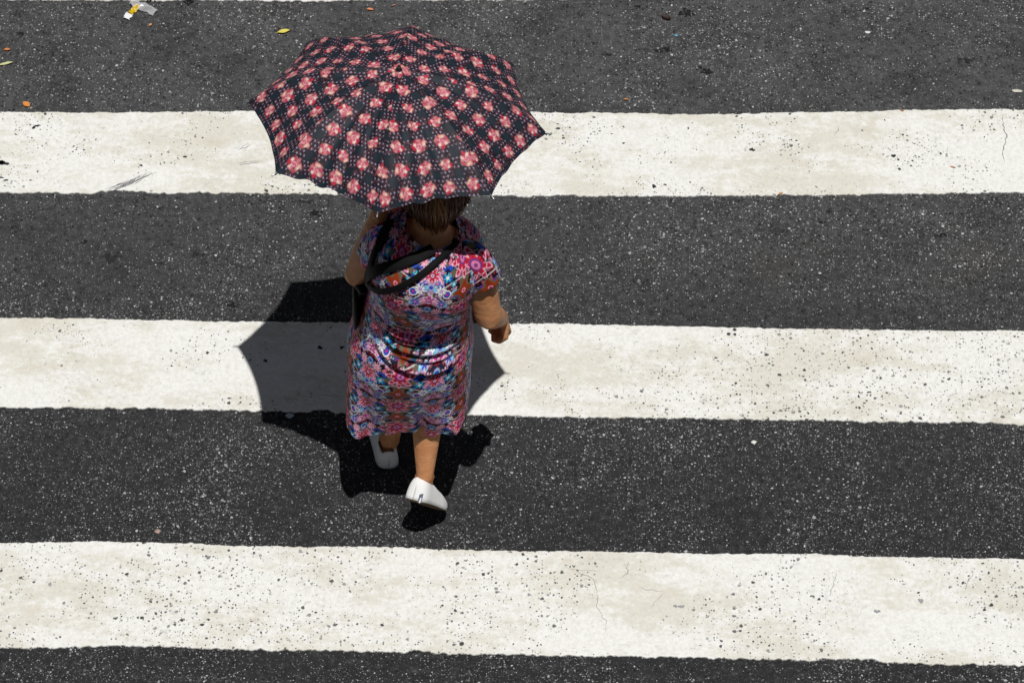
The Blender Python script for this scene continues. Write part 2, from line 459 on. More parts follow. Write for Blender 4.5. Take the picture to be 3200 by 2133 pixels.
#        z     cx      a      yb      yf     n
SEC = np.array([
 [1.258, -0.262, 0.080, -0.690, -0.50, 2.0],
 [1.238, -0.263, 0.122, -0.740, -0.485, 2.1],
 [1.216, -0.265, 0.152, -0.767, -0.475, 2.2],
 [1.180, -0.270, 0.172, -0.793, -0.46, 2.4],
 [1.120, -0.279, 0.178, -0.807, -0.43, 2.5],
 [1.050, -0.285, 0.174, -0.797, -0.41, 2.5],
 [1.000, -0.290, 0.171, -0.779, -0.41, 2.5],
 [0.950, -0.298, 0.165, -0.766, -0.40, 2.5],
 [0.900, -0.304, 0.166, -0.764, -0.40, 2.5],
 [0.840, -0.311, 0.177, -0.776, -0.39, 2.4],
 [0.770, -0.321, 0.191, -0.802, -0.40, 2.4],
 [0.700, -0.328, 0.203, -0.808, -0.41, 2.4],
 [0.580, -0.332, 0.202, -0.780, -0.42, 2.5],
 [0.480, -0.336, 0.202, -0.752, -0.43, 2.7],
 [0.400, -0.339, 0.200, -0.737, -0.43, 2.8]])
def sec(z):
    zz = SEC[::-1, 0]
    out = []
    for k in range(1, 6):
        y = SEC[::-1, k]
        # smooth (Catmull-like) interpolation
        m = np.gradient(y, zz)
        i = np.clip(np.searchsorted(zz, z)-1, 0, len(zz)-2)
        h = zz[i+1]-zz[i]; t = (z-zz[i])/h
        out.append((2*t**3-3*t**2+1)*y[i]+(t**3-2*t**2+t)*h*m[i]+(-2*t**3+3*t**2)*y[i+1]+(t**3-t**2)*h*m[i+1])
    return out
FOLDS = [  # z at middle, amplitude, width, sag, tilt, side window centre, window half width
 (0.952, 0.007, 0.009, 0.022, -0.010, 0.10, 0.75),
 (0.918, 0.011, 0.009, 0.028, -0.012, 0.05, 0.85),
 (0.893, 0.009, 0.007, 0.030, -0.012, 0.15, 0.70),
 (0.866, 0.012, 0.010, 0.036, -0.020, 0.10, 0.85),
 (0.838, 0.008, 0.008, 0.036, -0.026, 0.25, 0.65),
 (0.806, 0.015, 0.011, 0.044, -0.034, 0.08, 0.90)]
def dress_point(th, z, folds=1.0):
    cx, a, yb, yf, n = sec(z)
    c, s = np.cos(th), np.sin(th)
    yc = np.where(s < 0, -0.57, -0.57); bb = np.where(s < 0, -0.57-yb, yf+0.57)
    px = np.sign(c)*np.abs(c)**(2/n); py = np.sign(s)*np.abs(s)**(2/n)
    phi = px
    back = smooth1(-s, -0.1, 0.45)
    d = np.zeros_like(z)
    for z0, A, wd, sag, tilt, pc, pw in FOLDS:
        zk = z0-sag*(1-(phi-0.1)**2)+tilt*phi+sag*0.75
        win = smooth1(pw-np.abs(phi-pc), 0, 0.35)
        q = (z-zk)/wd
        d += A*win*back*(np.exp(-q*q)-0.85*np.exp(-((q+1.9)/1.0)**2))
    # shoulder-blade and armpit drag folds
    d += 0.004*back*np.sin((z*1.0+0.28*phi)*90)*smooth1(z, .97, 1.02)*smooth1(1.12-z, 0, .05)*smooth1(phi, 0.1, 0.7)
    # skirt: groove between the legs, flaring panels
    low = smooth1(0.66-z, 0, 0.22)
    g = 0.24+0.05*(0.6-z)
    d += -0.032*low*back*np.exp(-((phi-g)/0.080)**2)
    d += 0.020*low*back*np.exp(-((phi-g-0.22)/0.13)**2)
    kick = 0.082*np.clip((0.66-z)/0.25, 0, 1.05)**1.1*back*np.exp(-((phi+0.86)/0.26)**2)
    kick = kick + 0.060*np.clip((0.545-z)/0.14, 0, 1.05)**1.2*back*np.exp(-((phi-0.84+0.9*(z-0.40))/0.19)**2)
    d += 0.018*low*back*np.exp(-((phi+0.35)/0.18)**2)
    d += -0.020*low*back*np.exp(-((phi+0.64)/0.08)**2)
    d += 0.006*low*np.sin(9*th+2)*smooth1(0.62-z, 0, .2)
    d += 0.0025*np.sin(17*th+30*z)*smooth1(0.8-z, 0, .3)
    d = d*folds
    x = cx+(a+0.35*d*np.abs(c))*px
    y = yc+(bb+d*np.abs(s)**0.5)*py-kick*folds
    zz = z - (x-cx)*0.20*smooth1(z, 0.92, 1.2) + 0.035*smooth1(z, 1.2, 1.29)*np.clip((y+0.57)/0.1, -1, 1)*0
    zz = zz + 0.35*kick*smooth1(0.50-z, 0, 0.1)
    # hem dips a little on the left lobe and lifts in the groove
    hem = smooth1(0.485-z, 0, 0.085)
    zz = zz + hem*(-0.022*np.exp(-((phi+0.85)/0.3)**2)*back + -0.010*np.exp(-((phi-g)/0.1)**2)*back + 0.004*np.sin(7*th))
    return x, y, zz

# ---- printed pattern
PAL = dict(teal=(.020, .13, .17), navy=(.012, .016, .05), pink=(.62, .22, .36), lpink=(.78, .46, .58), red=(.48, .03, .07),
           white=(.80, .76, .78), rust=(.30, .055, .015), blue=(.03, .09, .46), mag=(.50, .05, .30), turq=(.05, .46, .58),
           olive=(.15, .14, .09), purple=(.16, .06, .26), maroon=(.16, .015, .03), dusty=(.30, .13, .16), mauve=(.42, .25, .38), black=(.012, .012, .018), sky=(.25, .52, .72))
PAL = {k: np.array(v) for k, v in PAL.items()}
def hash2(i, j, s):
    h = np.sin(i*127.1+j*311.7+s*74.7)*43758.5453
    return h-np.floor(h)
def cells(u, v, sz, seed):
    """jittered cells: returns nearest distance, gap to the second, id hash"""
    x = u/sz; y = v/sz; ix = np.floor(x); iy = np.floor(y)
    d1 = np.full(x.shape, 9.0); d2 = d1.copy(); hid = np.zeros(x.shape); hid2 = np.zeros(x.shape)
    for a in (-1, 0, 1):
        for b in (-1, 0, 1):
            cx = ix+a; cy = iy+b
            dx = cx+hash2(cx, cy, seed)-x; dy = cy+hash2(cx, cy, seed+3)-y
            d = np.sqrt(dx*dx+dy*dy)
            closer = d < d1
            d2 = np.where(closer, d1, np.minimum(d2, d))
            hid = np.where(closer, hash2(cx, cy, seed+5), hid); hid2 = np.where(closer, hash2(cx, cy, seed+8), hid2)
            d1 = np.where(closer, d, d1)
    return d1*sz, (d2-d1)*sz, hid, hid2
def lay(C, mask, colr):
    mask = np.clip(mask, 0, 1)[:, None]
    return C*(1-mask)+np.asarray(colr)*mask
def edge(d, w=0.0012): return np.clip(0.5-d/w, 0, 1)   # d<0 inside
def flower(C, du, dv, r, petals, pc, oc, cc, rot=0.0, core=None):
    rr = np.hypot(du, dv); an = np.arctan2(dv, du)+rot
    lob = 0.72+0.28*np.cos(petals*an)
    C = lay(C, edge(rr-r*(lob+0.13)), oc)
    C = lay(C, edge(rr-r*lob), pc)
    C = lay(C, edge(rr-r*0.34), cc)
    if core is not None:
        C = lay(C, edge(np.abs(rr-r*0.17)-r*0.07), core)
    return C
def dress_print(u, v):
    U, V = 0.226, 0.168
    um = np.abs((u+U/2) % U-U/2)                     # mirrored repeat
    vm = v % V
    N = len(u); C = np.zeros((N, 3))
    d1, gap, h1, h2 = cells(um+3, vm+5, 0.0150, 1)
    pal = [PAL[k] for k in ('teal', 'navy', 'mauve', 'maroon', 'olive', 'black', 'dusty', 'mauve', 'sky', 'purple', 'navy', 'pink', 'dusty', 'teal', 'mauve', 'blue')]
    idx = np.minimum((h1*len(pal)).astype(int), len(pal)-1)
    C = np.array(pal)[idx]
    C = lay(C, edge(0.0012-gap-0.0006)*0.0+np.clip(1-gap/0.0013, 0, 1)*0.85, PAL['black'])
    sm, gp2, h3, h4 = cells(um+1, vm+2, 0.0052, 4)
    C = lay(C, (h3 > 0.90)*edge(sm-0.0016), PAL['white'])
    C = lay(C, (h3 < 0.08)*edge(sm-0.0022), PAL['red'])
    def each(fn):
        nonlocal C
        for o in (-V, 0, V): C = fn(C, o)
    # pink paisley crescents around the column midway
    def crescents(C, o):
        for (cu, cv, r0, r1, a0, a1) in ((0.113, 0.022, 0.036, 0.022, 0.3, 2.8), (0.113, 0.106, 0.040, 0.022, 0.2, 2.9)):
            du = um-cu; dv = v*0+vm-cv-o
            rr = np.hypot(du, dv); an = np.arctan2(dv, -du)
            t = (an-a0)/(a1-a0); ok = (t > 0) & (t < 1)
            w = r1*0.5*np.sin(np.clip(t, 0, 1)*np.pi)**0.6
            dd = np.abs(rr-r0)-w
            C = lay(C, edge(dd-0.0018)*ok, PAL['white']*0.75)
            C = lay(C, edge(dd)*ok, PAL['pink'])
            C = lay(C, edge(dd+w*0.62)*ok, PAL['lpink'])
            C = lay(C, edge(np.hypot(du, dv)-0.006), PAL['blue'])
            C = lay(C, edge(np.abs(np.hypot(du, dv)-0.009)-0.0012), PAL['sky'])
        return C
    each(crescents)
    def medallion(C, o):
        du, dv = um, vm-o                             # diamond at 0,0
        d = np.abs(du)/0.037+np.abs(dv)/0.034-1
        pinch = d+0.30*np.sin(np.arctan2(dv/0.034, du/0.037)*2)**2
        oval = np.hypot(du/0.082, dv/0.042)-1
        C = lay(C, edge(np.abs(oval)*0.04-0.0014), PAL['white']*0.7)
        C = lay(C, edge((pinch-0.20)*0.025), PAL['olive'])
        C = lay(C, edge(pinch*0.025), PAL['rust'])
        C = lay(C, edge(np.hypot(du, dv)-0.0085), PAL['red'])
        C = lay(C, edge(np.abs(np.hypot(du, dv)-0.006)-0.0014), PAL['lpink'])
        C = lay(C, edge(np.hypot(du-0.060, dv)-0.0125), PAL['blue'])
        C = lay(C, edge(np.abs(np.hypot(du-0.060, dv)-0.0125)-0.0016), PAL['white'])
        C = lay(C, edge(np.hypot(du-0.060, dv)-0.0045), PAL['mag'])
        dv2 = vm-o-V/2                                # large red blossom between diamonds
        C = flower(C, du, dv2, 0.045, 8, PAL['red'], PAL['lpink'], PAL['purple'], 0.0, PAL['pink'])
        an = np.arctan2(dv2, du); rr = np.hypot(du, dv2)
        C = lay(C, edge(np.abs(np.sin(4*an))*rr*0.5-0.0012)*(rr > 0.016)*(rr < 0.036), PAL['maroon'])
        C = lay(C, edge(np.abs(rr-0.030)-0.0014)*(np.cos(8*an) > 0.1), PAL['lpink'])
        return C
    each(medallion)
    def sprigs(C, o):
        for (cu, cv, r, n, pc, oc, cc) in ((0.080, 0.012, 0.0175, 8, 'white', 'navy', 'blue'), (0.084, 0.096, 0.0180, 10, 'lpink', 'navy', 'red'),
                                           (0.113, 0.060, 0.0240, 8, 'red', 'lpink', 'navy'), (0.113, 0.146, 0.0190, 6, 'mag', 'white', 'navy'),
                                           (0.064, 0.052, 0.0150, 6, 'turq', 'navy', 'white'), (0.072, 0.132, 0.0160, 7, 'blue', 'sky', 'mag'),
                                           (0.040, 0.030, 0.0100, 6, 'turq', 'black', 'white'), (0.046, 0.138, 0.0095, 6, 'white', 'navy', 'rust'),
                                           (0.095, 0.036, 0.0110, 6, 'blue', 'white', 'red')):
            C = flower(C, um-cu, vm-cv-o, r, n, PAL[pc], PAL[oc], PAL[cc], 0.3, PAL['lpink'])
        return C
    each(sprigs)
    return np.clip(C**1.2*1.15, 0, 0.84)

NT, NZ = 460, 520
th = np.linspace(0, 2*np.pi, NT, endpoint=False)[None, :].repeat(NZ, 0)
zv = (np.linspace(1.258, 0.400, NZ))[:, None].repeat(NT, 1)
X, Y, Z = dress_point(th.ravel(), zv.ravel())
# cloth length round the body measured from the centre back, on the unfolded shape
Xg = X.reshape(NZ, NT); Yg = Y.reshape(NZ, NT)
X0, Y0, _ = dress_point(th.ravel(), zv.ravel(), 0.0)
X0 = X0.reshape(NZ, NT); Y0 = Y0.reshape(NZ, NT)
seg = np.hypot(np.diff(X0, axis=1, append=X0[:, :1]), np.diff(Y0, axis=1, append=Y0[:, :1]))
arc = np.cumsum(seg, axis=1)-seg
kb = int(round(NT*0.75))
UU = arc-arc[:, kb:kb+1]
ybk = Y0[:, kb]
vlen = np.cumsum(np.hypot(np.diff(zv[:, 0], prepend=zv[0, 0]), np.diff(ybk, prepend=ybk[0])))
person = empty('person', (-0.32, -0.62, 0.0))
tag(person, 'woman seen from behind in a flowered dress walking under an open umbrella', 'person')
VV = (vlen[-1]-vlen)[:, None]+0.4+0.0*zv
Cd = dress_print((UU+0.030+0.07*smooth1(zv, 0.95, 1.1)).ravel(), (VV+0.150).ravel())
Vd = np.stack([X, Y, Z], -1)
Fd = grid_faces(NZ, NT, True)[:, ::-1]
# turned-in hem
hx = Xg[-1]; hy = Yg[-1]; hz = Z.reshape(NZ, NT)[-1]
cxh, cyh = hx.mean(), hy.mean()
inner = np.stack([cxh+(hx-cxh)*0.985, cyh+(hy-cyh)*0.985, hz+0.012], -1)
o0 = len(Vd); Vd2 = np.concatenate([Vd, inner]); Cd2 = np.concatenate([Cd, Cd[-NT:]])
last = (NZ-1)*NT+np.arange(NT)
Fh = np.stack([last, o0+np.arange(NT), o0+(np.arange(NT)+1) % NT, (NZ-1)*NT+(np.arange(NT)+1) % NT], -1)
dress = mesh_obj('dress', Vd2, np.concatenate([Fd, Fh]), M_dress, person, attr={'Col': Cd2})

# sleeves: short flared tubes
def sleeve(path, rx, flat, name, uoff):
    """path: centre points, rx: radii"""
    n = 150; m = 110
    P = np.array(path); t = np.linspace(0, 1, m); k = np.linspace(0, 1, len(P))
    C = np.stack([np.interp(t, k, P[:, i]) for i in range(3)], -1)
    ker = np.ones(25)/25
    C = np.stack([np.convolve(np.pad(C[:, i], 12, mode='reflect', reflect_type='odd'), ker, 'valid') for i in range(3)], -1)
    rad = np.interp(t, k, rx)
    T = np.gradient(C, axis=0); T /= np.linalg.norm(T, axis=1)[:, None]
    up = np.array([0, -1.0, 0.3]); A = np.cross(T, up); A /= np.linalg.norm(A, axis=1)[:, None]; B = np.cross(T, A)
    an = np.linspace(0, 2*np.pi, n, endpoint=False)
    wr = 1+0.035*np.sin(5*an+1)[None, :]*t[:, None]+0.02*np.sin(9*an+3+6*t[:, None])
    rr = rad[:, None]*wr
    V = C[:, None, :]+A[:, None, :]*(np.cos(an)[None, :]*rr)[..., None]+B[:, None, :]*(np.sin(an)[None, :]*rr*flat)[..., None]
    # fold the edge inwards
    lastr = V[-1]; cc = lastr.mean(0)
    V = np.concatenate([V, (cc+(lastr-cc)*0.94-0.008*T[-1])[None]])
    L = np.linalg.norm(P[-1]-P[0])
    u = (an/(2*np.pi)*0.30)[None, :].repeat(m+1, 0); v = np.append(t, 1)[:, None].repeat(n, 1)*L
    Cc = dress_print((u+uoff[0]).ravel(), (v+uoff[1]).ravel())
    return mesh_obj(name, V.reshape(-1, 3), grid_faces(m+1, n, True), M_dress, dress, attr={'Col': Cc})
sl_r = sleeve([(-0.19, -0.63, 1.180), (-0.138, -0.637, 1.164), (-0.108, -0.648, 1.126), (-0.091, -0.658, 1.084)], [0.050, 0.058, 0.055, 0.054], 1.12, 'sleeve', (0.02, 0.03))
sl_l = sleeve([(-0.35, -0.61, 1.225), (-0.40, -0.61, 1.212), (-0.428, -0.60, 1.165), (-0.440, -0.59, 1.108)], [0.050, 0.056, 0.056, 0.056], 1.1, 'sleeve', (0.10, 0.08))

# ------------------------------------------------------------------ body: overlapping limbs fused into one skin
b = MB()
HC = Vector((-0.252, -0.548, 1.405))                        # head centre
b.ell(HC, (0.074, 0.092, 0.108))
b.ell(HC+Vector((0, 0.030, -0.055)), (0.058, 0.062, 0.060))  # jaw
b.ell(HC+Vector((0, 0.088, -0.018)), (0.013, 0.020, 0.026))  # nose
b.ell(HC+Vector((0, 0.078, -0.062)), (0.024, 0.014, 0.007))  # lips
b.ell(HC+Vector((0, 0.076, -0.074)), (0.020, 0.013, 0.007))
b.ell(HC+Vector((0, 0.072, -0.100)), (0.022, 0.018, 0.016))  # chin
b.ell(HC+Vector((0, 0.076, 0.022)), (0.050, 0.014, 0.010))   # brow
for s in (-1, 1):
    b.ell(HC+Vector((s*0.076, -0.004, -0.012)), (0.010, 0.020, 0.032))  # ear
    b.ell(HC+Vector((s*0.040, 0.064, -0.030)), (0.020, 0.018, 0.016))   # cheek
b.tube([(-0.256, -0.566, 1.36), (-0.262, -0.585, 1.28), (-0.266, -0.59, 1.21)], [0.052, 0.056, 0.075], 16)
b.tube([(-0.40, -0.585, 1.205), (-0.262, -0.60, 1.205), (-0.15, -0.60, 1.16)], [0.050, 0.070, 0.050], 14)
# trunk
b.ell((-0.265, -0.628, 1.185), (0.105, 0.082, 0.080))
b.ell((-0.278, -0.59, 1.08), (0.155, 0.120, 0.150)); b.ell((-0.30, -0.575, 0.93), (0.145, 0.125, 0.14))
b.ell((-0.325, -0.59, 0.76), (0.160, 0.150, 0.15))
# legs
b.tube([(-0.395, -0.565, 0.74), (-0.395, -0.525, 0.44), (-0.400, -0.53, 0.25), (-0.402, -0.522, 0.09)], [0.085, 0.056, 0.049, 0.034], 16)
b.ell((-0.400, -0.545, 0.29), (0.045, 0.05, 0.09))
KN = Vector((-0.268, -0.572, 0.530)); AN = Vector((-0.2740, -0.787, 0.236))
b.tube([(-0.265, -0.575, 0.76), KN], [0.088, 0.058], 16)
b.tube([KN, KN.lerp(AN, 0.33)+Vector((0, -0.012, 0.006)), KN.lerp(AN, 0.66), AN], [0.054, 0.056, 0.044, 0.028], 16)
b.tube([AN, (-0.288, -0.815, 0.205)], [0.027, 0.023], 12); b.tube([AN, (-0.272, -0.783, 0.160), (-0.262, -0.768, 0.125)], [0.028, 0.025, 0.022], 12)     # heel and foot inside the shoe
b.ell(AN+Vector((-0.024, 0.004, -0.008)), (0.010, 0.013, 0.014))           # ankle bones
b.ell(AN+Vector((0.022, 0.012, -0.014)), (0.010, 0.013, 0.014))
# feet inside the shoes
b.tube([(-0.404, -0.540, 0.046), (-0.414, -0.46, 0.040), (-0.420, -0.42, 0.036)], [0.029, 0.029, 0.027], 12)
# right arm: hangs, forearm swings forward and down
SR, ER = Vector((-0.130, -0.635, 1.150)), Vector((-0.078, -0.680, 0.940))
WR = Vector((-0.040, -0.560, 0.785))
b.tube([SR, SR.lerp(ER, 0.5)+Vector((0.004, 0, 0)), ER], [0.047, 0.050, 0.044], 18)
b.tube([ER, ER.lerp(WR, 0.35), WR], [0.041, 0.042, 0.028], 18)
for _k, _r in ((0.80, 0.0465), (0.90, 0.0470)):
    _c = SR.lerp(ER, _k); b.ell(_c, (_r, _r, 0.010))
b.ell(ER+Vector((0.004, -0.024, -0.012)), (0.026, 0.020, 0.022))             # elbow point
# left arm: upper arm down and out, forearm rising to the umbrella handle
SL, EL = Vector((-0.415, -0.600, 1.195)), Vector((-0.497, -0.570, 0.995))
WL = Vector((-0.424, -0.548, 1.270))
b.tube([SL, SL.lerp(EL, 0.5), EL], [0.046, 0.049, 0.043], 18)
b.tube([EL, EL.lerp(WL, 0.35), WL], [0.041, 0.041, 0.027], 18)
b.ell(EL+Vector((-0.008, -0.004, -0.016)), (0.026, 0.024, 0.022))
def add_hand(mb, wrist, d, n, curl, thumb_side):
    d = Vector(d).normalized(); n = Vector(n); n = (n-d*n.dot(d)).normalized(); s = d.cross(n)*thumb_side
    m = Matrix((s, n, d)).transposed()
    mb.ell(Vector(wrist)+d*0.045, (0.038, 0.017, 0.052), m)
    mb.tube([Vector(wrist)-d*0.012, Vector(wrist)+d*0.03], [0.025, 0.024], 12)
    for off, L in ((0.029, 0.072), (0.010, 0.080), (-0.010, 0.075), (-0.028, 0.060)):
        p = Vector(wrist)+d*0.086+s*off; P = [p-d*0.022, p]; a = 0.0
        for fr, cu in ((0.46, curl[0]), (0.31, curl[1]), (0.23, curl[2])):
            a += cu; p = p+(d*math.cos(a)+n*math.sin(a))*L*fr; P.append(p)
        mb.tube(P, [0.0098, 0.0096, 0.0088, 0.0082, 0.0072], 10)
    p = Vector(wrist)+d*0.028+s*0.026+n*0.006
    P = [p, p+(s*0.6+d*0.7+n*0.5).normalized()*0.036, p+(s*0.6+d*0.7+n*0.5).normalized()*0.036+(d*0.6+n*0.75-s*0.25).normalized()*0.030,
         p+(s*0.6+d*0.7+n*0.5).normalized()*0.036+(d*0.6+n*0.75-s*0.25).normalized()*0.030+(d*0.2+n*0.6-s*0.8).normalized()*0.022]
    mb.tube(P, [0.014, 0.012, 0.0105, 0.0085], 10)
add_hand(b, WR, (0.10, 0.30, -0.62), (-0.75, -0.55, -0.2), (0.9, 1.25, 0.8), -1)
# umbrella axis
UC = Vector((-0.3776, -0.3735, 1.5132)); UN = Vector((0.0302, 0.1472, 1.0)).normalized()
grip_c = UC-UN*0.175
add_hand(b, WL, (grip_c-WL)+Vector((-0.03, 0.0, 0.05)), (0.75, 0.2, -0.45), (0.75, 1.2, 0.8), 1)
body = remeshed(b, 'body', M_skin, person, 0.0042, 7, 0.5)
for s in (-1, 1):
    e = MB(); e.ell(HC+Vector((s*0.030, 0.079, 0.000)), (0.013, 0.010, 0.010)); e.build('eye', M_eye, person)

# ------------------------------------------------------------------ hair: bob of overlapping locks
hv = MB()
hr = random.Random(5)
HB = HC+Vector((0.000, -0.012, 0.012))
def hair_pt(az, k, puff):
    """az: 0 = back, k: 0 crown .. 1 tips"""
    th_ = k*2.15
    rx, ry, rz = 0.103+puff, 0.116+puff, 0.122+puff
    x = math.sin(min(th_, 1.62)) * math.sin(az)*rx; y = -math.sin(min(th_, 1.62))*math.cos(az)*ry; z_ = math.cos(th_)*rz
    if th_ > 1.62:                      # below the widest line the bob hangs, tucking in towards the nape
        f = (th_-1.62)
        back = max(0.0, math.cos(az))
        tuck = 1-0.62*f*back
        x *= 1-0.75*f; y *= tuck
        z_ = math.cos(1.62)*rz - f*(0.150+0.085*back**2)
    return HB+Vector((x, y, z_))
cols = [(0.11, 0.042, 0.016), (0.16, 0.065, 0.021), (0.21, 0.095, 0.028), (0.27, 0.135, 0.040), (0.050, 0.020, 0.009)]
# under layer
V = []; nA, nK = 48, 22
for i in range(nK):
    for j in range(nA):
        V.append(hair_pt(2*math.pi*j/nA, 0.02+0.80*i/(nK-1), -0.010))
hv.add(V, grid_faces(nK, nA, True)[:, ::-1].tolist(), (0.05, 0.020, 0.009))
for q in range(1500):
    az = hr.uniform(-math.pi, math.pi)
    if abs(az) > 2.2: continue
    k0 = hr.choice([0.03, 0.05, 0.1, 0.2, 0.35]); k1 = hr.uniform(0.86, 1.04) if hr.random() < .75 else hr.uniform(0.65, 0.9)
    k1 -= 0.10*min(1.0, abs(az)/1.4)*hr.random()
    puff = hr.uniform(-0.006, 0.010); sway = hr.uniform(-0.16, 0.16); P = []
    for i in range(9):
        t = i/8; k = k0+(k1-k0)*t
        p = hair_pt(az*(1-0.18*t*t)+sway*t*t+0.05*math.sin(6*t+q), k, puff*(0.4+t)+0.004*math.sin(5*t+q*1.7))
        if t > 0.85 and hr.random() < 0.4: p = p+Vector((math.sin(az)*0.008, -0.004, 0.002))
        P.append(p)
    wd = hr.uniform(0.0018, 0.0042)
    sw = math.sin(az*4.3+1.2)+0.6*math.sin(az*9.1)+hr.gauss(0, 0.45)
    c = cols[4] if sw < -0.8 else cols[0] if sw < 0 else cols[1] if sw < 0.6 else cols[2] if sw < 1.15 else cols[3]
    hv.tube(P, [wd*0.6, wd, wd, wd, wd, wd, wd*0.9, wd*0.65, wd*0.18], 5, False, c)
hair = hv.build('hair', M_hair, person)

# ------------------------------------------------------------------ shoes
def shoe(origin, fwd, up, curve, part, tagside):
    """low white slip-on; sections along the foot, curve(t)-> (forward, lift, pitch)"""
    f = Vector(fwd).normalized(); u = Vector(up); u = (u-f*u.dot(f)).normalized(); s = f.cross(u)
    O = Vector(origin)
    # t, half width, height of the upper, toe-box fullness
    T = [(0.0, 0.0004, 0.046), (0.006, 0.014, 0.056), (0.018, 0.022, 0.066), (0.04, 0.0285, 0.074), (0.08, 0.033, 0.079), (0.14, 0.0345, 0.076), (0.24, 0.034, 0.068), (0.36, 0.035, 0.063),
         (0.48, 0.038, 0.055), (0.60, 0.0425, 0.050), (0.72, 0.0445, 0.043), (0.82, 0.043, 0.037), (0.90, 0.037, 0.031), (0.96, 0.027, 0.024), (1.0, 0.012, 0.016)]
    L = 0.242
    tt = np.concatenate([[0, .003, .007, .012, .018, .026, .036], np.linspace(0.05, 1, 46)])
    hw = np.interp(tt, [q[0] for q in T], [q[1] for q in T]); hh = np.interp(tt, [q[0] for q in T], [q[2] for q in T])
    V = []; n = 22; S = []; bt = []
    for t, w2, h2 in zip(tt, hw, hh):
        fo, li, pi = curve(t)
        c = O+f*(fo*L)+u*(li*L)
        uf = u*math.cos(pi)-f*math.sin(pi)*-1 if False else (u*math.cos(pi)+f*math.sin(pi))
        skew = 0.010*math.sin(math.pi*t)*part
        open_ = 1.0 if 0.06 < t < 0.44 else 0.0
        for k in range(n):
            a = math.pi*k/(n-1)                       # from one side over the top to the other
            xx = math.cos(a); yy = math.sin(a)
            e = 0.75
            px_ = math.copysign(abs(xx)**e, xx)*w2; py_ = yy**0.8*h2
            V.append(c+s*(px_+skew)+uf*(py_+0.004))
        for px_, py_ in ((w2*1.03, 0.005), (w2*1.03, 0.0), (0, -0.002), (-w2*1.03, 0.0), (-w2*1.03, 0.005)):
            S.append(c+s*(px_+skew)+uf*py_)
    m = len(tt)
    root = empty('shoe', O)
    root.parent = person; root.location = O-wloc(person)
    F = []
    for i in range(m-1):
        ta = (tt[i]+tt[i+1])/2
        for k in range(n-1):
            yy = math.sin(math.pi*(k+0.5)/(n-1))
            lim = 0.84+0.16*smooth1(np.array(ta), 0.22, 0.38)      # throat closes towards the instep
            if 0.045 < ta < 0.38 and yy > lim: continue
            q = i*n+k; F.append([q, q+1, q+n+1, q+n])
    F.append([(m-1)*n+k for k in range(n)][::-1])
    up_ = mesh_obj('upper', V, F, M_shoe, root)
    sd = up_.modifiers.new('thickness', 'SOLIDIFY'); sd.thickness = 0.004; sd.offset = -1
    F2 = grid_faces(m, 5).tolist(); F2.append([0, 1, 2, 3, 4][::-1]); F2.append([(m-1)*5+k for k in range(5)])
    sole = mesh_obj('sole', S, F2, M_sole, root, smooth=False)
    sole['label'] = 'tan brown rubber sole'
    if tagside:
        for nm, ii, kk, off, mt in (('heel_label', (2, 3, 4, 5), (0, 1, 2), 0.0062, M_label), ('heel_mark', (3, 4), (0, 1), 0.0072, M_shoe)):
            LV = []
            for i in ii:
                mid = (V[i*n]+V[i*n+n-1])*0.5+uf*0.02
                for k in kk:
                    p = V[i*n+k]; d = p-mid-f*0.02; d.normalize(); LV.append(p+d*off)
            mesh_obj(nm, LV, grid_faces(len(ii), len(kk)), mt, root, smooth=False)
    return root
shoe((-0.403, -0.578, 0.004), (-0.13, 0.99, 0), (0, 0, 1), lambda t: (t, 0.02*max(0, t-0.8)*5, 0.0), -1, 0)
# right shoe: heel raised, toes still on the ground
toe = Vector((-0.236, -0.752, 0.012)); heel = Vector((-0.312, -0.868, 0.208))
_f = (toe-heel).normalized(); _u = Vector((0.62, 0.66, 0.62)); _u = (_u-_f*_u.dot(_f)).normalized(); _s = _f.cross(_u)
SHOE_UP = _u*math.cos(R(22))-_s*math.sin(R(22))
def flexed(t):
    # ball of the foot bends so that the toes flatten towards the road
    if t < 0.68: return (t, 0.010*math.sin(math.pi*t/0.68), 0.0)
    q = (t-0.68)/0.32
    return (0.68+0.32*(q-0.10*q*q), 0.075*q*q, -0.45*q)
shoe(heel, toe-heel, SHOE_UP, flexed, 1, 1)

# ------------------------------------------------------------------ umbrella
umbrella = empty('umbrella', UC-UN*0.27)
tag(umbrella, 'open black umbrella printed with pink roses in a chequered pattern, held up', 'umbrella')
UR, RISE = 0.4681, 0.188
ue1 = Vector((0, 1, 0)).cross(UN).normalized(); ue2 = UN.cross(ue1)
UROT = -0.0871+math.pi
def prof(r):        # rib curve: flat crown, falling faster at the rim
    q = r/UR
    return RISE*(1-0.62*q**2-0.38*q**3.2)
def upoint(a, r, z): return UC+ue1*(math.cos(a)*r)+ue2*(math.sin(a)*r)+UN*z

